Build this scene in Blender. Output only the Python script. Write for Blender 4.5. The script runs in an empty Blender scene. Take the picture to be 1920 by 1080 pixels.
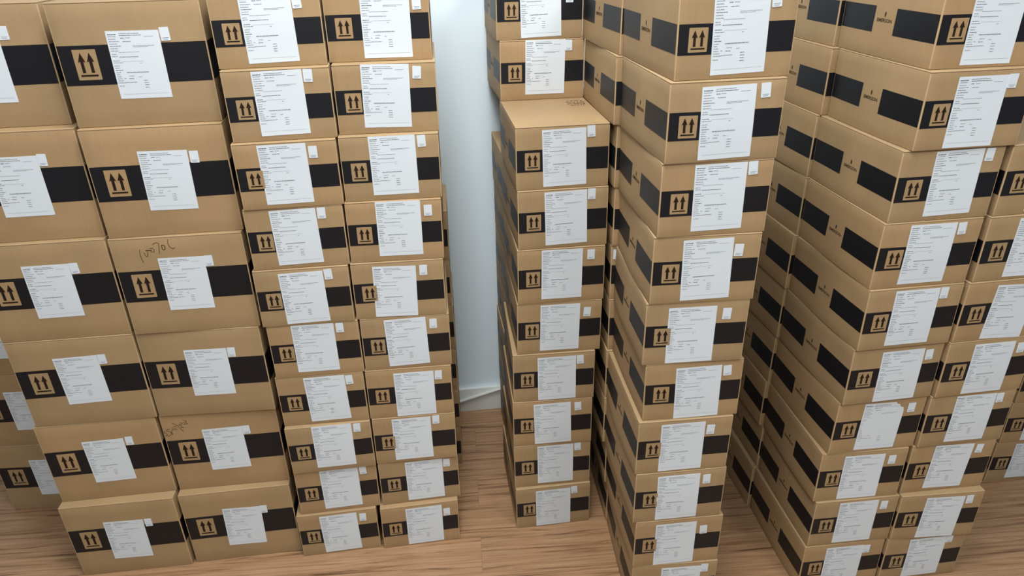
import bpy, bmesh, math, random
from mathutils import Matrix, Vector

# ------------------------------------------------------------------ camera, world, lights
scene = bpy.context.scene
COL = scene.collection

FOCAL_PX, PITCH, ROLL, CAM_Z = 1331.66, 0.46524, -0.021577, 1.54708
cam_data = bpy.data.cameras.new('camera')
cam_data.sensor_fit = 'HORIZONTAL'
cam_data.sensor_width = 36.0
cam_data.lens = FOCAL_PX / 1920.0 * 36.0
cam_data.clip_start = 0.02
cam = bpy.data.objects.new('camera', cam_data)
COL.objects.link(cam)
fwd = Vector((0, math.cos(PITCH), -math.sin(PITCH)))
rt0 = Vector((1, 0, 0)); up0 = Vector((0, math.sin(PITCH), math.cos(PITCH)))
rt = rt0 * math.cos(ROLL) + up0 * math.sin(ROLL)
up = -rt0 * math.sin(ROLL) + up0 * math.cos(ROLL)
cam.matrix_world = Matrix(((rt.x, up.x, -fwd.x, 0), (rt.y, up.y, -fwd.y, 0), (rt.z, up.z, -fwd.z, CAM_Z), (0, 0, 0, 1)))
scene.camera = cam

world = bpy.data.worlds.new('world'); scene.world = world
world.use_nodes = True
bg = world.node_tree.nodes['Background']
bg.inputs['Color'].default_value = (0.86, 0.93, 1.0, 1)
bg.inputs['Strength'].default_value = 0.19

def area(name, loc, target, sx, sy, power, colour):
    l = bpy.data.lights.new(name, 'AREA'); l.shape = 'RECTANGLE'; l.size = sx; l.size_y = sy
    l.energy = power; l.color = colour
    o = bpy.data.objects.new(name, l); COL.objects.link(o)
    o.location = loc
    o.rotation_euler = (Vector(target) - Vector(loc)).to_track_quat('-Z', 'Y').to_euler()
    return o
area('unseen_overhead_light', (-0.09, 0.90, 2.75), (-0.09, 1.15, 0.0), 0.5, 1.2, 45, (0.985, 0.985, 0.975))
area('unseen_overhead_light', (-0.12, -1.3, 2.75), (-0.12, 0.2, 0.0), 0.6, 1.2, 32, (0.96, 0.98, 1.0))  # frontal fill, added to lift the low wall gap and lower fronts
area('unseen_overhead_light', (-1.6, -0.3, 2.75), (-1.3, 0.6, 0.0), 0.6, 1.2, 9, (1.0, 0.985, 0.95))  # weak fill added to brighten the floor and set-back stack at left
area('unseen_overhead_light', (1.5, -0.3, 2.75), (1.4, 0.6, 0.0), 0.6, 1.2, 30, (1.0, 0.985, 0.95))  # added fill, no known lamp: brightens the right-hand block

scene.view_settings.view_transform = 'Standard'
scene.view_settings.look = 'None'
scene.view_settings.gamma = 1.0
scene.view_settings.use_curve_mapping = False
scene.view_settings.exposure = 0.0

# ------------------------------------------------------------------ materials
def new_mat(name, rough=0.6, spec=0.3):
    m = bpy.data.materials.new(name); m.use_nodes = True
    b = m.node_tree.nodes['Principled BSDF']
    b.inputs['Roughness'].default_value = rough
    b.inputs['Specular IOR Level'].default_value = spec
    return m, m.node_tree, b

def plain(name, colour, rough=0.6, spec=0.3):
    m, nt, b = new_mat(name, rough, spec)
    b.inputs['Base Color'].default_value = (*colour, 1)
    return m

def cardboard(name, c, seed):
    m, nt, b = new_mat(name, 0.62, 0.25)
    N, L = nt.nodes, nt.links
    tc = N.new('ShaderNodeTexCoord')
    mp = N.new('ShaderNodeMapping'); mp.inputs['Location'].default_value = (seed, seed * 1.7, seed * .3)
    L.new(tc.outputs['Object'], mp.inputs['Vector'])
    n1 = N.new('ShaderNodeTexNoise'); n1.inputs['Scale'].default_value = 7; n1.inputs['Detail'].default_value = 4
    L.new(mp.outputs[0], n1.inputs['Vector'])
    mp2 = N.new('ShaderNodeMapping'); mp2.inputs['Scale'].default_value = (260, 260, 6)
    L.new(tc.outputs['Object'], mp2.inputs['Vector'])
    n2 = N.new('ShaderNodeTexNoise'); n2.inputs['Scale'].default_value = 1; n2.inputs['Detail'].default_value = 2
    L.new(mp2.outputs[0], n2.inputs['Vector'])
    r1 = N.new('ShaderNodeMapRange'); r1.inputs['From Min'].default_value = .3; r1.inputs['From Max'].default_value = .7
    r1.inputs['To Min'].default_value = 0.93; r1.inputs['To Max'].default_value = 1.07
    L.new(n1.outputs['Fac'], r1.inputs['Value'])
    r2 = N.new('ShaderNodeMapRange'); r2.inputs['From Min'].default_value = .3; r2.inputs['From Max'].default_value = .7
    r2.inputs['To Min'].default_value = 0.97; r2.inputs['To Max'].default_value = 1.03
    L.new(n2.outputs['Fac'], r2.inputs['Value'])
    mu = N.new('ShaderNodeMath'); mu.operation = 'MULTIPLY'
    L.new(r1.outputs[0], mu.inputs[0]); L.new(r2.outputs[0], mu.inputs[1])
    vm = N.new('ShaderNodeVectorMath'); vm.operation = 'SCALE'
    vm.inputs[0].default_value = c
    L.new(mu.outputs[0], vm.inputs['Scale'])
    L.new(vm.outputs[0], b.inputs['Base Color'])
    # faint flutes and dents
    bp = N.new('ShaderNodeBump'); bp.inputs['Strength'].default_value = .25; bp.inputs['Distance'].default_value = .004
    n3 = N.new('ShaderNodeTexNoise'); n3.inputs['Scale'].default_value = 16; n3.inputs['Detail'].default_value = 3
    L.new(mp.outputs[0], n3.inputs['Vector'])
    L.new(n3.outputs['Fac'], bp.inputs['Height'])
    L.new(bp.outputs[0], b.inputs['Normal'])
    return m

CARD = [cardboard('kraft_cardboard', (0.375, 0.257, 0.133), 1.1),
        cardboard('kraft_cardboard_b', (0.385, 0.257, 0.131), 4.3),
        cardboard('kraft_cardboard_c', (0.362, 0.250, 0.132), 7.7)]
M_CREASE = plain('worn_crease_highlight', (0.50, 0.36, 0.205), 0.7, 0.2)  # pale fold wear that also paints in the edge highlight
M_BLACK = plain('black_print', (0.0062, 0.0068, 0.0098), 0.45, 0.42)
M_MARK = plain('arrow_print', (0.020, 0.011, 0.006), 0.6, 0.2)
M_PEN = plain('marker_pen_ink', (0.085, 0.048, 0.022), 0.7, 0.1)
M_LOGO = plain('logo_print', (0.05, 0.035, 0.018), 0.7, 0.1)
M_PAPER = plain('label_paper', (0.69, 0.76, 0.81), 0.45, 0.35)
M_INK = plain('label_ink', (0.22, 0.25, 0.28), 0.6, 0.2)
M_INKD = plain('label_ink_dark', (0.10, 0.11, 0.14), 0.6, 0.2)

def wall_material():
    m, nt, b = new_mat('painted_wall', 0.5, 0.3)
    N, L = nt.nodes, nt.links
    tc = N.new('ShaderNodeTexCoord')
    n = N.new('ShaderNodeTexNoise'); n.inputs['Scale'].default_value = 1.6; n.inputs['Detail'].default_value = 3
    L.new(tc.outputs['Object'], n.inputs['Vector'])
    cr = N.new('ShaderNodeValToRGB')
    cr.color_ramp.elements[0].position = .3; cr.color_ramp.elements[0].color = (0.75, 0.88, 0.96, 1)
    cr.color_ramp.elements[1].position = .7; cr.color_ramp.elements[1].color = (0.78, 0.90, 0.97, 1)
    L.new(n.outputs['Fac'], cr.inputs['Fac']); L.new(cr.outputs[0], b.inputs['Base Color'])
    return m

def floor_material():
    m, nt, b = new_mat('wood_laminate_floor', 0.38, 0.4)
    N, L = nt.nodes, nt.links
    tc = N.new('ShaderNodeTexCoord')
    mp = N.new('ShaderNodeMapping'); mp.inputs['Rotation'].default_value = (0, 0, math.radians(-4))
    L.new(tc.outputs['Object'], mp.inputs['Vector'])
    br = N.new('ShaderNodeTexBrick')
    br.offset = 0.37; br.inputs['Scale'].default_value = 1.0
    br.inputs['Brick Width'].default_value = 1.8; br.inputs['Row Height'].default_value = 0.125
    br.inputs['Mortar Size'].default_value = 0.0004; br.inputs['Mortar Smooth'].default_value = 0.2
    br.inputs['Color1'].default_value = (0.0, 0.0, 0.0, 1); br.inputs['Color2'].default_value = (1, 1, 1, 1)
    br.inputs['Mortar'].default_value = (0.5, 0.5, 0.5, 1)
    L.new(mp.outputs[0], br.inputs['Vector'])
    # per plank offset for the grain
    ad = N.new('ShaderNodeVectorMath'); ad.operation = 'MULTIPLY_ADD'
    L.new(br.outputs['Color'], ad.inputs[0]); ad.inputs[1].default_value = (3.1, 7.3, 0); L.new(mp.outputs[0], ad.inputs[2])
    st = N.new('ShaderNodeMapping'); st.inputs['Scale'].default_value = (2.3, 62, 1)
    L.new(ad.outputs[0], st.inputs['Vector'])
    g = N.new('ShaderNodeTexNoise'); g.inputs['Scale'].default_value = 1.5; g.inputs['Detail'].default_value = 7
    g.inputs['Roughness'].default_value = .62; g.inputs['Distortion'].default_value = .9
    L.new(st.outputs[0], g.inputs['Vector'])
    cr = N.new('ShaderNodeValToRGB')
    e = cr.color_ramp.elements
    e[0].position = .33; e[0].color = (0.132, 0.065, 0.031, 1)
    e[1].position = .72; e[1].color = (0.470, 0.293, 0.165, 1)
    e2 = e.new(.45); e2.color = (0.338, 0.195, 0.101, 1)
    e3 = e.new(.56); e3.color = (0.402, 0.240, 0.129, 1)
    L.new(g.outputs['Fac'], cr.inputs['Fac'])
    hs = N.new('ShaderNodeHueSaturation')
    rv = N.new('ShaderNodeMapRange'); rv.inputs['To Min'].default_value = .90; rv.inputs['To Max'].default_value = 1.0
    L.new(br.outputs['Color'], rv.inputs['Value']); L.new(rv.outputs[0], hs.inputs['Value'])
    L.new(cr.outputs[0], hs.inputs['Color'])
    mx = N.new('ShaderNodeMix'); mx.data_type = 'RGBA'
    L.new(br.outputs['Fac'], mx.inputs['Factor'])
    L.new(hs.outputs[0], mx.inputs[6]); mx.inputs[7].default_value = (0.17, 0.10, 0.055, 1)
    L.new(mx.outputs[2], b.inputs['Base Color'])
    bp = N.new('ShaderNodeBump'); bp.inputs['Strength'].default_value = .12; bp.inputs['Distance'].default_value = .002
    L.new(g.outputs['Fac'], bp.inputs['Height']); L.new(bp.outputs[0], b.inputs['Normal'])
    return m

# ------------------------------------------------------------------ helpers
def obj(name, me, parent=None, mats=()):
    for m in mats: me.materials.append(m)
    o = bpy.data.objects.new(name, me); COL.objects.link(o)
    if parent: o.parent = parent
    return o

def box_bm(x0, x1, y0, y1, z0, z1, bevel=0, seg=2):
    bm = bmesh.new()
    bmesh.ops.create_cube(bm, size=1)
    for v in bm.verts:
        v.co = Vector((x0 + (v.co.x + .5) * (x1 - x0), y0 + (v.co.y + .5) * (y1 - y0), z0 + (v.co.z + .5) * (z1 - z0)))
    if bevel:
        bmesh.ops.bevel(bm, geom=bm.edges[:], offset=bevel, segments=seg, profile=0.6, affect='EDGES')
    return bm

def mesh_from(bm, name, smooth=True):
    me = bpy.data.meshes.new(name); bm.to_mesh(me); bm.free()
    if smooth:
        me.polygons.foreach_set('use_smooth', [True] * len(me.polygons))
        me.set_sharp_from_angle(angle=math.radians(38))
    return me

# ------------------------------------------------------------------ room
def slab(name, x0, x1, y0, y1, z0, z1, mat, bevel=0):
    o = obj(name, mesh_from(box_bm(x0, x1, y0, y1, z0, z1, bevel), name), None, [mat])
    o['kind'] = 'structure'
    return o

fl = slab('floor', -3.2, 3.2, -2.6, 3.0, -0.08, 0.0, floor_material())
WALL_YAW = math.radians(6.8)
wall = slab('wall_back', -3.0, 3.0, 0.0, 0.1, -0.02, 2.8, wall_material())
wall.location = (-0.13, 2.114, 0); wall.rotation_euler = (0, 0, WALL_YAW)
M_BASE = plain('skirting_paint', (0.72, 0.76, 0.74), 0.5, 0.35)
bb = slab('baseboard_back', -3.0, 3.0, -0.014, -0.0005, 0.0005, 0.096, M_BASE, 0.002)
bb.location = wall.location; bb.rotation_euler = wall.rotation_euler

# cable running over the skirting board
def tube_mesh(name, pts, r, mat, n=8):
    P = [Vector(p) for p in pts]; bm = bmesh.new(); rings = []
    for i, p in enumerate(P):
        t = (P[min(i + 1, len(P) - 1)] - P[max(i - 1, 0)]).normalized()
        a = t.cross(Vector((0, 1, 0))).normalized(); b = t.cross(a)
        rings.append([bm.verts.new(p + (a * math.cos(2 * math.pi * k / n) + b * math.sin(2 * math.pi * k / n)) * r) for k in range(n)])
    for R, S in zip(rings[:-1], rings[1:]):
        for k in range(n): bm.faces.new((R[k], R[(k + 1) % n], S[(k + 1) % n], S[k]))
    bm.faces.new(rings[0]); bm.faces.new(list(reversed(rings[-1])))
    bmesh.ops.recalc_face_normals(bm, faces=bm.faces[:])
    return obj(name, mesh_from(bm, name), None, [mat])

# ------------------------------------------------------------------ carton
def emblem_polys():
    """two small curved blades forming a pointed drop"""
    a, b = [], []
    for i in range(9):
        t = i / 8
        a.append((-2.6 * math.sin(math.pi * t) ** .8 - .2, -6 + 12 * t))
    for i in range(9):
        t = 1 - i / 8
        a.append((.9 * math.sin(math.pi * t * 1.0) - 1.0 + 0.6 * t, -6 + 12 * t))
    for x, y in a: b.append((-x, -y))
    return [a, b]

def text_polys(txt, width, height):
    cu = bpy.data.curves.new('tmp_text', 'FONT'); cu.body = txt; cu.size = 1.0; cu.offset = 0.018; cu.resolution_u = 3
    o = bpy.data.objects.new('tmp_text', cu); COL.objects.link(o)
    bpy.context.view_layer.update()
    dg = bpy.context.evaluated_depsgraph_get()
    me = bpy.data.meshes.new_from_object(o.evaluated_get(dg))
    xs = [v.co.x for v in me.vertices]; ys = [v.co.y for v in me.vertices]
    x0, x1, y0, y1 = min(xs), max(xs), min(ys), max(ys)
    out = [[((me.vertices[i].co.x - x0) / (x1 - x0) * width - width / 2,
             (me.vertices[i].co.y - y0) / (y1 - y0) * height - height / 2) for i in p.vertices] for p in me.polygons]
    bpy.data.objects.remove(o); bpy.data.curves.remove(cu); bpy.data.meshes.remove(me)
    return out

LOGO_TEXT = text_polys('EMERSON', 46, 6.6)
EMBLEM = [[(x * .85, y * .85) for x, y in P] for P in emblem_polys()]

class Carton:
    """geometry of one carton: millimetre coordinates on its faces, one gentle warp shared by board, print and labels"""
    def __init__(self, w, d, h, seed, sag=0.0):
        self.w, self.d, self.h = w, d, h
        r = random.Random(seed)
        self.A = [r.uniform(-.0006, .0018) for _ in range(4)]
        self.sx = r.uniform(-.0012, .0012); self.sy = r.uniform(-.0008, .0012)
        self.sag = sag * r.uniform(.1, 1.0); self.mid = r.uniform(-.18, .18)
    def warp(self, p):
        w, d, h = self.w, self.d, self.h
        x, y, z = p
        fz = math.sin(math.pi * min(1, max(0, z / h)))
        cx = math.cos(math.pi * min(.5, max(-.5, x / w))); cy = math.cos(math.pi * min(.5, max(-.5, y / d)))
        ky = y / (d / 2); kx = x / (w / 2)
        dy = ky * abs(ky) * cx * fz * (self.A[0] if y < 0 else self.A[1])
        dx = kx * abs(kx) * cy * fz * (self.A[2] if x < 0 else self.A[3])
        if x < 0: dx -= self.sag * kx * kx * max(0, math.cos(math.pi * min(.5, max(-.5, y / d + self.mid * (.25 - (y / d) ** 2) * 4)))) * (1 - z / h) ** 1.3
        return Vector((x + dx + self.sx * (z / h - .5), y + dy + self.sy * (z / h - .5), z))
    def on(self, face, u, v, off):
        """u, v in mm on a face seen from outside, origin bottom left"""
        u /= 1000; v /= 1000; w, d = self.w, self.d
        if face == 'front': p = (-w / 2 + u, -d / 2, v); n = (0, -1, 0)
        elif face == 'left': p = (-w / 2, d / 2 - u, v); n = (-1, 0, 0)
        elif face == 'right': p = (w / 2, -d / 2 + u, v); n = (1, 0, 0)
        elif face == 'back': p = (w / 2 - u, d / 2, v); n = (0, 1, 0)
        elif face == 'top': p = (-w / 2 + u, -d / 2 + v, self.h); n = (0, 0, 1)
        q = self.warp(p) if face != 'top' else Vector(p)
        return q + Vector(n) * off

def add_poly(bm, pts, mi):
    vs = [bm.verts.new(p) for p in pts]
    try:
        f = bm.faces.new(vs); f.material_index = mi
    except ValueError:
        pass

def add_grid(bm, c, face, u0, u1, v0, v1, off, mi, step=22.0):
    nu = max(1, int(math.ceil((u1 - u0) / step))); nv = max(1, int(math.ceil((v1 - v0) / step)))
    g = [[bm.verts.new(c.on(face, u0 + (u1 - u0) * i / nu, v0 + (v1 - v0) * j / nv, off)) for i in range(nu + 1)] for j in range(nv + 1)]
    for j in range(nv):
        for i in range(nu):
            f = bm.faces.new((g[j][i], g[j][i + 1], g[j + 1][i + 1], g[j + 1][i])); f.material_index = mi

def add_stroke(bm, c, face, pts, wd, off, mi):
    for k, ((x0, y0), (x1, y1)) in enumerate(zip(pts[:-1], pts[1:])):
        L = math.hypot(x1 - x0, y1 - y0) or 1
        nx, ny = -(y1 - y0) / L * wd / 2, (x1 - x0) / L * wd / 2
        ex, ey = (x1 - x0) / L * wd * .35, (y1 - y0) / L * wd * .35
        o2 = off + (k % 3) * .00004
        add_poly(bm, [c.on(face, a, b, o2) for a, b in ((x0 - ex - nx, y0 - ey - ny), (x1 + ex - nx, y1 + ey - ny), (x1 + ex + nx, y1 + ey + ny), (x0 - ex + nx, y0 - ey + ny))], mi)

def rounded(u0, u1, v0, v1, r, n=4):
    out = []
    for cx, cy, a0 in ((u1 - r, v0 + r, -90), (u1 - r, v1 - r, 0), (u0 + r, v1 - r, 90), (u0 + r, v0 + r, 180)):
        for i in range(n + 1):
            a = math.radians(a0 + 90 * i / n); out.append((cx + r * math.cos(a), cy + r * math.sin(a)))
    return out

LID = 0.0030
def body_mesh(c, big, marks):
    w, d, h = c.w, c.d, c.h
    bm = box_bm(-w / 2, w / 2, -d / 2, d / 2, 0.0003, h - LID, 0.0018)
    for f in bm.faces:
        f.normal_update()
        n = f.normal
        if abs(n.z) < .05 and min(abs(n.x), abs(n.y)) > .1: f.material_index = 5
    for ax, lo, hi, n in ((0, -w / 2, w / 2, 10), (1, -d / 2, d / 2, 8), (2, 0, h, 7)):
        for i in range(1, n):
            co = [0, 0, 0]; no = [0, 0, 0]; co[ax] = lo + (hi - lo) * i / n; no[ax] = 1
            bmesh.ops.bisect_plane(bm, geom=bm.verts[:] + bm.edges[:] + bm.faces[:], plane_co=co, plane_no=no)
    for v in bm.verts: v.co = c.warp(v.co)
    W, D = w * 1000, d * 1000
    if big: b0, b1, t = 84.5, 161.0, (28.5, 72.5, 95.0, 153.5)
    else: b0, b1, t = 42.5, 93.0, (20.5, 54.5, 47.0, 87.0)
    e = .00035; g = 2.4
    # printed band, front and back, broken where the board is creased
    add_grid(bm, c, 'front', g, W - g, b0, b1, e, 1)
    add_grid(bm, c, 'back', g, W - g, b0, b1, e, 1)
    # kraft coloured this-way-up panel left blank in the band
    u0, u1, v0, v1 = t
    add_poly(bm, [c.on('front', a, b, e * 1.9) for a, b in rounded(u0, u1, v0, v1, 1.5)], 0)
    ww, hh = u1 - u0, v1 - v0
    for cx in (u0 + ww * .31, u0 + ww * .69):
        sw = ww * .068; hw = ww * .155; yb = v0 + hh * .235; ys = v0 + hh * .63; yt = v0 + hh * .90
        P = [(cx - sw, yb), (cx + sw, yb), (cx + sw, ys - hh * .02), (cx + hw, ys - hh * .04), (cx, yt), (cx - hw, ys - hh * .04), (cx - sw, ys - hh * .02)]
        add_poly(bm, [c.on('front', a, b, e * 2.8) for a, b in P], 2)
    add_poly(bm, [c.on('front', a, b, e * 2.8) for a, b in ((u0 + ww * .13, v0 + hh * .115), (u1 - ww * .13, v0 + hh * .115), (u1 - ww * .13, v0 + hh * .175), (u0 + ww * .13, v0 + hh * .175))], 2)
    # sides: two dark fields with emblem and wordmark between them
    for face in ('left', 'right'):
        k = D / 300.0
        add_grid(bm, c, face, D - 121 * k if face == 'left' else g, D - g if face == 'left' else 121 * k, b0 + 2, b1, e, 1)
        add_grid(bm, c, face, g if face == 'left' else 187 * k, D - 187 * k if face == 'left' else D - g, b0 + 2, b1, e, 1)
        uc = D - 154 * k if face == 'left' else 154 * k
        sc = 1.35 if big else 1.0
        zc = (b0 + b1) / 2
        for P in EMBLEM: add_poly(bm, [c.on(face, uc + x * sc, zc + 12.5 * sc + y * sc, e) for x, y in P], 3)
        for P in LOGO_TEXT: add_poly(bm, [c.on(face, uc + x * sc, zc + 1 * sc + y * sc, e) for x, y in P], 3)
    for pts, wd in marks: add_stroke(bm, c, 'front', pts, wd, .0004, 4)
    return mesh_from(bm, 'carton_body')

def lid_mesh(c, topmark):
    w, d, h = c.w, c.d, c.h
    f = .0004
    bm = box_bm(-w / 2 + f, w / 2 - f, -d / 2 - .0002, d / 2 - f, h - LID + .0003, h - .0002, 0.0010)
    for f in bm.faces:
        f.normal_update()
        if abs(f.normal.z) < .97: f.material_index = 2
    for v in bm.verts:
        v.co.x += c.sx * .5; v.co.y += c.sy * .5
    if topmark:
        r = random.Random(5)
        W, D = w * 1000, d * 1000
        for row in range(4):
            x = W - 52 + r.uniform(-3, 3)
            while x < W - 14:
                L = r.uniform(2, 6)
                add_poly(bm, [c.on('top', a, b, .00012) for a, b in ((x, D - 62 - row * 16), (x + L, D - 62 - row * 16), (x + L, D - 56.5 - row * 16), (x, D - 56.5 - row * 16))], 1)
                x += L + r.uniform(1.2, 5)
    return mesh_from(bm, 'top_panel')

LINES_LEFT = [.045, .075, .110, .145, .18, .213, .248, .282, .33, .36, .425, .455, .50, .532, .566, .60, .63, .66, .692, .722, .752, .80]
def label_mesh(c, cu, cv, ang, torn, seed):
    """paper label with rows of small print; centre cu, cv in mm on the front"""
    r = random.Random(seed)
    W, H = 99.5, 130.5
    ca, sa = math.cos(ang), math.sin(ang)
    def F(x, y, off):
        x -= W / 2; y = H / 2 - y      # x from left, y from top
        return c.on('front', cu + x * ca - y * sa, cv + x * sa + y * ca, off)
    bm = bmesh.new()
    if torn:
        P = [(0, 0), (W * .76, 0), (W * .79, 5), (W * .86, 7), (W * .90, 14), (W * .97, 16), (W, 27), (W, H), (0, H)]
        add_poly(bm, [F(x, y, .0006) for x, y in reversed(P)], 0)
        add_poly(bm, [F(x, y, .00075) for x, y in reversed([(W * .76, 0), (W * .79, 5), (W * .86, 7), (W * .90, 14), (W * .84, 15), (W * .74, 9)])], 0)
    else:
        nu, nv = 5, 6
        g = [[bm.verts.new(F(W * i / nu, H * j / nv, .0006)) for i in range(nu + 1)] for j in range(nv + 1)]
        for j in range(nv):
            for i in range(nu):
                bm.faces.new((g[j][i], g[j + 1][i], g[j + 1][i + 1], g[j][i + 1]))
        rim = [g[0][i] for i in range(nu + 1)] + [g[j][nu] for j in range(1, nv + 1)] + [g[nv][i] for i in range(nu - 1, -1, -1)] + [g[j][0] for j in range(nv - 1, 0, -1)]
        n = Vector((0, .00028, 0))
        low = [bm.verts.new(v.co + n) for v in rim]
        for i in range(len(rim)):
            j = (i + 1) % len(rim)
            bm.faces.new((rim[i], rim[j], low[j], low[i]))
    def words(x0, x1, y, hgt, mi, solid=False):
        x = x0
        while x < x1:
            L = (x1 - x0) if solid else min(r.uniform(2.2, 7.0), x1 - x)
            if L > .5:
                add_poly(bm, [F(a, b, .0009) for a, b in ((x, y + hgt), (x + L, y + hgt), (x + L, y), (x, y))], mi)
            x += L + r.uniform(.45, .8)
    for k, t in enumerate(LINES_LEFT):
        words(3, 3 + [14, 13, 12, 17, 13, 18, 12, 13, 8, 9, 11, 15, 9, 8, 12, 8, 6, 8, 8, 10, 12, 9][k] * 1.15, t * H, .95 if k else 1.4, 2 if k in (0, 5, 10, 14) else 1)
    words(25, 62, .035 * H, .9, 1); words(25, 66, .062 * H, .9, 2)
    words(26, 33, .098 * H, 1.1, 2); words(35, 44, .098 * H, .8, 1)
    words(70, 88, .085 * H, .5, 1, True)
    words(29, 44, .148 * H, 1.0, 1)
    words(46, 86, .215 * H, .7, 1); words(46, 74, .232 * H, .5, 1)
    words(17, 56, .305 * H, .6, 1); words(16, 52, .372 * H, .9, 2)
    words(20, 60, .44 * H, .3, 1, True)
    words(52, 56, .468 * H, .8, 1)
    words(23, 66, .60 * H, 1.5, 1)
    words(26, 36, .655 * H, .8, 1); words(44, 50, .67 * H, .8, 1)
    words(16, 19, .69 * H, .8, 2); words(25, 34, .695 * H, .9, 2)
    words(17, 38, .748 * H, .9, 1)
    for t in (.725, .76, .795, .83): words(52, 60, t * H, .8, 2)
    words(6, 94, .93 * H, .3, 1, True)
    me = mesh_from(bm, 'shipping_label', False)
    return me

def sticker_mesh(c, cu, cv, ang, seed):
    r = random.Random(seed)
    W, H = 18.0, 25.5
    ca, sa = math.cos(ang), math.sin(ang)
    def F(x, y, off):
        x -= W / 2; y = H / 2 - y
        return c.on('front', cu + x * ca - y * sa, cv + x * sa + y * ca, off)
    bm = bmesh.new()
    top = [bm.verts.new(F(x / 1.0, y, .0011)) for x, y in [(p[0], p[1]) for p in rounded(0, W, 0, H, 1.0, 2)]]
    bm.faces.new(list(reversed(top)))
    low = [bm.verts.new(v.co + Vector((0, .0006, 0))) for v in top]
    for i in range(len(top)):
        j = (i + 1) % len(top); bm.faces.new((top[i], top[j], low[j], low[i]))
    for y, x0, x1 in ((19.6, 3, 15), (22.3, 4, 13)):
        add_poly(bm, [F(a, b, .00135) for a, b in ((x0, y + .7), (x1, y + .7), (x1, y), (x0, y))], 1)
    return mesh_from(bm, 'small_sticker', False)

SMALL = (0.2130, 0.2975, 0.14549)
LARGE = (0.2850, 0.300, 0.24044)
PITCH_H = {'S': 0.14549, 'L': 0.24044}

def carton(kind, level, fx, fy, yaw, label_text, seed, label=None, sticker=None, torn=False, marks=(), topmark=False, depth=None, sag=0.0):
    """fx, fy: middle of the front face at floor level"""
    w, d, h = SMALL if kind == 'S' else LARGE
    if depth: d = depth
    c = Carton(w, d, h, seed, sag)
    root = bpy.data.objects.new('shipping_carton', None)
    root.empty_display_size = .05
    COL.objects.link(root)
    root.location = (fx - math.sin(yaw) * d / 2, fy + math.cos(yaw) * d / 2, level * PITCH_H[kind] + .0002)
    root.rotation_euler = (0, 0, yaw)
    root['label'] = label_text; root['category'] = 'box'
    root['group'] = 'small shipping cartons in stacks' if kind == 'S' else 'large shipping cartons in stacks'
    cm = CARD[seed % 3]
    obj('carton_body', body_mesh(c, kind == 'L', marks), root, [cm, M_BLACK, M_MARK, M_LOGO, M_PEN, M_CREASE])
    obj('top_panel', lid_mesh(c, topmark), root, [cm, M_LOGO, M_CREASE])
    if label:
        obj('shipping_label', label_mesh(c, label[0], label[1], label[2], torn, seed + 900), root, [M_PAPER, M_INK, M_INKD])
    if sticker:
        obj('small_sticker', sticker_mesh(c, sticker[0], sticker[1], sticker[2], seed + 500), root, [M_PAPER, M_INK])
    return root

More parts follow.
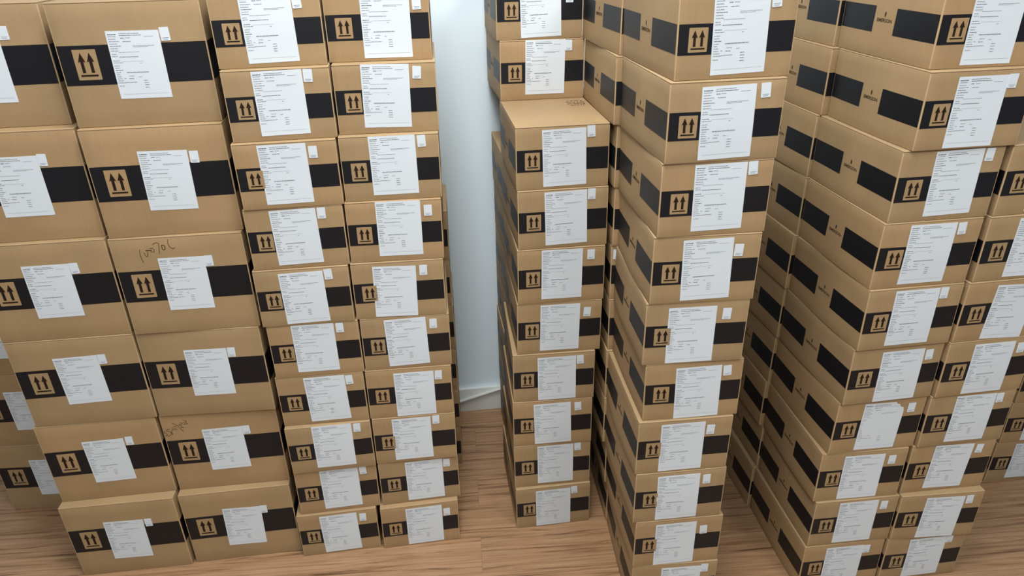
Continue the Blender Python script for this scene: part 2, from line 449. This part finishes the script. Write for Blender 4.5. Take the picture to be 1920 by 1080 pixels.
# ------------------------------------------------------------------ where every carton of the front rows stands
# (stack, level): front face middle x, y, yaw, then label centre, label diagonal angle, small sticker centre (mm on the face)
TABLE = {
    ('A1', 0): (-1.0405080600324719, 1.4062, 0.10929375000000001, 144.8, 114.6, -54.9, 211.2, 166.7),
    ('A1', 1): (-1.0415, 1.4322, 0.1244, 148.4, 119.2, -52.0, 213.5, 175.3),
    ('A1', 2): (-1.0338, 1.4313, 0.1137, 144.7, 125.2, -51.2, 205.4, 179.5),
    ('A1', 3): (-1.034, 1.432, 0.1196, 148.1, 122.8, -52.8, 210.2, 176.0),
    ('A1', 4): (-1.0375, 1.4454, 0.1273, 149.1, 122.6, -52.9, 208.3, 178.0),
    ('A1', 5): (-1.0572, 1.4768, 0.1467, 148.3, 116.3, -43.0, 212.4, 185.1),
    ('A2', 0): (-0.7479523898214164, 1.4458, 0.1256671875, 149.8, 113.4, -56.2, 210.9, 165.7),
    ('A2', 1): (-0.7499, 1.4673, 0.1039, 145.6, 123.3, -51.6, 206.1, 177.2),
    ('A2', 2): (-0.7447614692994245, 1.459, 0.07114999999999999, 150.5, 122.7, -52.9, 214.1, 175.8),
    ('A2', 3): (-0.7409051636739618, 1.4576, 0.1066734375, 144.6, 123.4, -53.6, 206.6, 176.4),
    ('A2', 4): (-0.7393901426136079, 1.4657, 0.1331237548828125, 154.1, 123.6, -55.1, 220.4, 172.3),
    ('A2', 5): (-0.7421574011416305, 1.4797, 0.13602648468017578, 149.1, 120.1, -53.7, 213.2, 177.0),
    ('B1', 0): (-0.49073955014611165, 1.4555, 0.1328390625, 111.5, 71.7, -51.3, 176.1, 119.0),
    ('B1', 1): (-0.4782062937151601, 1.4651, 0.139175, 116.6, 76.7, -51.9, 178.6, 129.3),
    ('B1', 2): (-0.47591741113559705, 1.4583, 0.1361, 116.2, 80.2, -53.6, 179.9, 134.8),
    ('B1', 3): (-0.4787869473428896, 1.4684, 0.09625, 119.3, 74.8, -50.8, 178.6, 125.9),
    ('B1', 4): (-0.47485757470990075, 1.468, 0.106125, 106.9, 78.0, -53.3, 170.3, 129.5),
    ('B1', 5): (-0.4801644829740567, 1.4646, 0.11234375, 107.4, 70.7, -51.3, 167.9, 126.8),
    ('B1', 6): (-0.47553753525458264, 1.4685, 0.122193359375, 106.8, 75.5, -51.4, 167.6, 128.5),
    ('B1', 7): (-0.47070315660700257, 1.4657, 0.13946611328125, 102.2, 75.3, -52.5, 164.8, 120.5),
    ('B1', 8): (-0.4683067411957135, 1.478, 0.15300593872070312, 110.3, 76.9, -52.0, 170.8, 132.7),
    ('B1', 9): (-0.4740218807392377, 1.4972, 0.1723421615600586, 109.8, 74.8, -51.5, 169.4, 122.6),
    ('B2', 0): (-0.2687, 1.4784, 0.1438, 119.3, 70.1, -52.6, 181.8, 108.2),
    ('B2', 1): (-0.26159370628483986, 1.4946, 0.14292500000000002, 121.8, 73.0, -52.9, 182.7, 122.8),
    ('B2', 2): (-0.261782588864403, 1.4893, 0.1044, 101.5, 74.5, -52.2, 164.4, 128.7),
    ('B2', 3): (-0.26345158335768587, 1.491, 0.096, 120.1, 67.5, -52.5, 181.2, 119.5),
    ('B2', 4): (-0.2598263913344481, 1.4929, 0.1016, 109.0, 74.6, -50.4, 174.8, 121.5),
    ('B2', 5): (-0.2645, 1.4918, 0.0965, 98.4, 68.6, -55.7, 166.7, 119.9),
    ('B2', 6): (-0.26091267436319854, 1.496, 0.0842, 117.4, 79.0, -53.3, 183.7, 119.6),
    ('B2', 7): (-0.25740685963745585, 1.5031, 0.0998, 113.8, 78.4, -52.6, 176.9, 130.8),
    ('B2', 8): (-0.25590286301582155, 1.5197, 0.0969, 108.0, 78.1, -55.0, 174.6, 124.6),
    ('B2', 9): (-0.26310713273938185, 1.5454, 0.0916, 124.3, 71.9, -53.2, 188.5, 111.8),
    ('C', 0): (0.1048, 1.5404, 0.1264, 107.6, 67.7, -52.4, 167.7, 124.5),
    ('C', 1): (0.102, 1.5469, 0.1028, 115.7, 74.7, -52.8, 177.4, 128.8),
    ('C', 2): (0.1016, 1.5454, 0.0862, 107.3, 70.5, -51.3, 175.1, 121.1),
    ('C', 3): (0.104, 1.5464, 0.079, 115.3, 68.6, -51.9, 175.6, 122.0),
    ('C', 4): (0.1169, 1.5511, 0.1001, 108.7, 73.0, -53.8, 176.9, 112.7),
    ('C', 5): (0.1201, 1.5496, 0.1122, 108.8, 76.3, -53.7, 179.0, 123.9),
    ('C', 6): (0.1225, 1.5521, 0.1267, 114.6, 74.8, -51.0, 174.2, 129.9),
    ('C', 7): (0.1203, 1.5561, 0.1212, 111.5, 72.2, -51.1, 171.6, 129.3),
    ('C', 8): (0.0875, 1.828, 0.13264502315156904, 114.1, 79.6, -53.7, 172.4, 129.7),
    ('C', 9): (0.0815, 1.829, 0.12, 109.6, 70.8, -50.5, 180.1, 95.1),
    ('D', 0): (0.3885, 1.258, 0.0653, 123.5, 66.5, -52.7, 181.8, 123.9),
    ('D', 1): (0.3874, 1.2593, 0.0946, 100.9, 66.6, -52.0, 168.7, 104.6),
    ('D', 2): (0.3794, 1.2601, 0.0967, 103.1, 69.4, -52.3, 168.4, 116.6),
    ('D', 3): (0.377, 1.2613, 0.0908, 102.9, 70.0, -51.7, 165.1, 112.7),
    ('D', 4): (0.3847, 1.2673, 0.0842, 118.4, 65.5, -51.3, 179.7, 118.6),
    ('D', 5): (0.3757, 1.2637, 0.0642, 98.2, 68.2, -51.9, 168.8, 114.4),
    ('D', 6): (0.3803, 1.2615, 0.0717, 110.7, 72.1, -50.5, 170.7, 101.6),
    ('D', 7): (0.3841, 1.2619, 0.1062, 114.3, 75.8, -51.4, 174.6, 130.3),
    ('D', 8): (0.3859, 1.2601, 0.1294, 110.5, 71.0, -50.6, 176.5, 125.1),
    ('D', 9): (0.392, 1.2709, 0.1549, 113.6, 73.6, -50.6, 173.3, 127.8),
    ('E1', 0): (0.8318786423195684, 1.31, 0.10690000000000001, 109.2, 68.3, -53.9, 168.3, 118.3),
    ('E1', 1): (0.8352905980900672, 1.311, 0.0949, 113.3, 72.2, -52.4, 178.3, 119.6),
    ('E1', 2): (0.8272835083372932, 1.3152, 0.08374999999999999, 108.6, 68.1, -52.9, 177.5, 113.8),
    ('E1', 3): (0.8375967814002095, 1.3171, 0.116875, 113.0, 71.5, -55.0, 180.9, 116.7),
    ('E1', 4): (0.8399793555327315, 1.3119, 0.134075, 120.4, 68.1, -52.2, 182.2, 116.5),
    ('E1', 5): (0.8413412741221867, 1.3071, 0.1326, 110.6, 73.7, -53.0, 170.9, 126.4),
    ('E1', 6): (0.8412069347176983, 1.3104, 0.119975, 109.0, 73.4, -52.6, 170.8, 125.0),
    ('E1', 7): (0.8467, 1.3132, 0.13, 121.4, 76.1, -51.2, 182.8, 128.9),
    ('E1', 8): (0.8603, 1.309, 0.1318, 109.3, 68.5, -52.8, 167.9, 122.3),
    ('E1', 9): (0.8635, 1.3244, 0.1378, 108.6, 71.2, -53.2, 141.4, 121.4),
    ('E2', 0): (1.0494213576804317, 1.3275, 0.1119, 112.3, 73.9, -52.4, 169.0, 129.5),
    ('E2', 1): (1.0514094019099327, 1.3233, 0.0713, 115.7, 69.0, -54.9, 179.4, 121.7),
    ('E2', 2): (1.0499164916627068, 1.3385, 0.10425000000000001, 107.5, 74.9, -55.8, 174.9, 122.0),
    ('E2', 3): (1.0553032185997904, 1.3359, 0.123125, 114.9, 74.8, -54.2, 175.4, 125.5),
    ('E2', 4): (1.0583206444672686, 1.3333, 0.140125, 112.8, 69.7, -53.4, 179.0, 116.0),
    ('E2', 5): (1.0601587258778133, 1.3336, 0.14400000000000002, 117.3, 61.1, -57.6, 185.4, 110.8),
    ('E2', 6): (1.0660930652823015, 1.3361, 0.13952499999999998),
    ('E2', 7): (1.0702, 1.3407, 0.1478),
}
ORD = ['bottom', 'second', 'third', 'fourth', 'fifth', 'sixth', 'seventh', 'eighth', 'ninth', 'tenth']
def level_words(l): return 'bottom' if l == 0 else ORD[l] + ' from floor'

WHERE = {
    'A1': 'large brown carton, {}, in the leftmost full column of large cartons',
    'A2': 'large brown carton, {}, in the right column of large cartons',
    'B1': 'small brown carton, {}, in column right beside the large cartons',
    'B2': 'small brown carton, {}, in column at left side of bare wall gap',
    'C': 'small brown carton, {}, in column at right side of bare wall gap',
    'D': 'small brown carton, {}, in the nearest column, standing alone right of centre',
    'E1': 'small brown carton, {}, in front corner column of the right-hand block',
    'E2': 'small brown carton, {}, in rightmost full column, at right of corner column',
}
SPECIAL = {
    ('A2', 3): 'large brown carton with handwritten number above its label, right column of large cartons',
    ('A2', 1): 'large brown carton with dark scribble at top left corner, second from floor',
    ('C', 7): 'small brown carton with bare top showing, right of bare wall gap',
    ('E1', 3): 'small brown carton with torn white label corner, in the right-hand block',
    ('A1', 5): 'topmost large carton at left photo edge, label cut by the frame',
    ('A2', 5): 'topmost large carton fully in view, at top of right large column',
    ('B1', 9): 'topmost small carton in column right beside the large cartons',
    ('B2', 9): 'topmost small carton in column at left side of bare wall gap',
    ('C', 9): 'topmost small carton, set back, right of bare wall gap',
    ('C', 8): 'small set-back carton resting behind the bare carton top, second from top',
    ('D', 9): 'topmost small carton of the nearest column, right of centre',
    ('E1', 9): 'topmost small carton of front corner column in the right-hand block',
    ('D', 0): 'bottom small carton of nearest column, mostly cut by bottom photo edge',
    ('E1', 0): 'bottom small carton of right-hand block corner, cut by bottom photo edge',
}
HAND_1 = [
    ([(62, 212.6), (60.4, 205), (60.2, 196.5), (61.5, 187), (63.0, 181.5)], 1.2),
    ([(69.4, 204.9), (71.2, 197.5), (74.2, 194.9), (76.5, 199), (77.5, 207)], 1.15),
    ([(74.1, 209.5), (79, 210), (86.2, 209.2)], 1.8),
    ([(84, 214), (89.6, 214.3), (92.4, 210.9), (91.4, 205.3), (84.2, 206.5)], 1.15),
    ([(91.8, 223.4), (97, 226), (100.5, 226.9), (105.1, 225.4), (103.5, 213), (101.2, 200.7)], 1.2),
    ([(110.4, 220.4), (115.9, 219.2), (116.5, 213), (114.6, 208.9), (110.6, 209.1), (110, 214), (110.4, 220.4)], 1.6),
    ([(125.9, 233.1), (124.8, 223.6), (126.3, 214.7), (132.5, 210.3), (137.3, 212.4)], 1.2)]
HAND_2 = [
    ([(1.5, 191.8), (5.2, 190.4), (2.5, 185.4), (7.5, 184.5), (9, 180), (5, 177.5), (2.7, 178)], 1.3),
    ([(17.9, 198.4), (11, 196.5), (9.4, 193), (18.7, 188.9), (21.8, 184), (17, 179.8), (10.6, 175.7)], 1.15),
    ([(22.8, 191.3), (18.5, 187), (21.8, 180.1)], 1.3),
    ([(23.3, 199.6), (34.2, 200.3)], 1.15), ([(28.8, 205.1), (36.2, 205.7)], 1.15), ([(21.3, 194.3), (36.1, 195.5)], 1.2),
    ([(27.6, 215.9), (37.5, 208.3), (44, 197), (50.2, 187.4)], 1.15),
    ([(42.5, 208.3), (50.4, 207.9)], 1.8), ([(46, 203), (52.6, 198.4)], 1.6),
    ([(45.2, 214), (52, 213), (61.9, 214.1), (62.3, 219.6), (57, 220.9)], 1.15), ([(55, 209.3), (65.3, 210)], 1.6)]
NOMINAL_DIAG = -52.99

seed = 11
rr = random.Random(77)
for (s, l), v in TABLE.items():
    seed += 1
    kind = 'L' if s[0] == 'A' else 'S'
    fx, fy, yaw = v[:3]
    W = 285.0 if kind == 'L' else 213.0
    if len(v) > 3:
        cu, cv, dg, su, sv = v[3:8]; cu -= 1; su -= 1
        if (s, l) == ('A1', 5): dg = NOMINAL_DIAG
        ang = math.radians(max(-3, min(3, (dg - NOMINAL_DIAG) * .6)))
        if kind == 'S': cv = max(67.0, min(cv, 79.0))
        lab = (cu, cv, ang)
        su = min(su, W - 12)
        if kind == 'L': su -= 3
        if abs(su - cu) < 58.5: su = cu + 58.5
        st = (su, min(sv, PITCH_H[kind] * 1000 - 16), ang + math.radians(rr.uniform(-3, 3)))
    else:
        lab = (116, 72, rr.uniform(-.02, .02)); st = (178, 122, 0)
    if s == 'D' and l == 6: st = (st[0], 111, math.radians(-2))
    marks = HAND_1 if (s, l) == ('A2', 3) else HAND_2 if (s, l) == ('A2', 1) else ()
    text = SPECIAL.get((s, l), WHERE[s].format(level_words(l)))
    carton(kind, l, fx, fy, yaw, text, seed, lab, st, torn=(s, l) == ('E1', 3), marks=marks, topmark=(s, l) == ('C', 7),
           sag={'D': .0045, 'E1': .0045, 'C': .003}.get(s, 0))

# ------------------------------------------------------------------ second rows, of which only slivers and side faces show
def behind(stack, levels, shift, gap, text, depth=None, sticker_level=None):
    global seed
    for l in levels:
        seed += 1
        fx, fy, yaw = TABLE[(stack, l)][:3]
        L = SMALL[1] + gap
        a = yaw + rr.uniform(-.012, .012)
        sh = shift(l) if callable(shift) else shift
        x = fx - math.sin(yaw) * L + math.cos(yaw) * sh
        y = fy + math.cos(yaw) * L + math.sin(yaw) * sh
        lab = (112 + rr.uniform(-6, 6), 73, 0); st = (176 + rr.uniform(-4, 4), 124, 0)
        if l == sticker_level: st = (14, 122, 0); 
        carton('S', l, x, y, a, text.format(level_words(l) if l < 9 else 'topmost'), seed, lab, st, depth=depth, sag=.004)

behind('D', range(0, 10), lambda l: (-.003, -.003, -.005, -.004, -.012, -.010, -.012, -.008, -.012, -.004)[l], .004,
       'small brown carton, {}, in the row right behind the nearest column', None, 5)
behind('E1', range(0, 10), lambda l: (-.006, -.004, -.010, -.006, -.004, -.008, -.004, -.006, -.013, -.008)[l], .005,
       'small brown carton, {}, hidden-front column behind corner column of right-hand block')
for l in range(8):
    seed += 1
    x = 0.085 + (.024 if l == 7 else 0) + rr.uniform(-.002, .003)
    carton('S', l, x, 1.872, math.radians(7.4), 'small carton, %s, behind column at right side of bare wall gap' % level_words(l), seed,
           (110, 73, 0), (176, 124, 0), depth=.235)
for l in range(6):
    seed += 1
    carton('S', l, -0.279 + rr.uniform(-.004, .002), 1.806, math.radians(5), 'small carton, %s, peeking out behind column left of bare wall gap' % level_words(l), seed,
           (110, 73, 0), (176, 124, 0), depth=.235)
# the low stack set back at the far left, large cartons
for l in range(3):
    seed += 1
    x = -1.388 + (0, .006, .012)[l]
    carton('L', l, x, 1.655, math.radians(3), 'large brown carton, %s, of the set-back stack at far left edge' % level_words(l), seed,
           (148, 120, 0), (211, 172, 0), depth=.27)
# the dim stack set back at the far right
for l in range(4):
    seed += 1
    carton('S', l, 1.552 + l * .004, 1.690, math.radians(5), 'small brown carton, %s, of the set-back stack at far right edge' % level_words(l), seed,
           (112, 73, 0), (176, 124, 0), depth=.29)

# ------------------------------------------------------------------ cable over the skirting
M_CABLE = plain('white_cable', (0.72, 0.75, 0.72), 0.4, 0.4)
cb = tube_mesh('wall_cable', [(-0.42, 2.056, .006), (-0.33, 2.069, .014), (-0.226, 2.082, 0.041), (-0.217, 2.083, 0.044), (-0.130, 2.092, 0.070), (-0.041, 2.102, 0.095),
                               (-0.034, 2.110, 0.095 + .006), (-0.033, 2.1215, 0.095 + .016), (-0.032, 2.1215, .16), (-0.030, 2.1215, .26)], .0058, M_CABLE)
cb['label'] = 'thin white cable rising along the skirting board in the bare wall gap'
cb['category'] = 'cable'
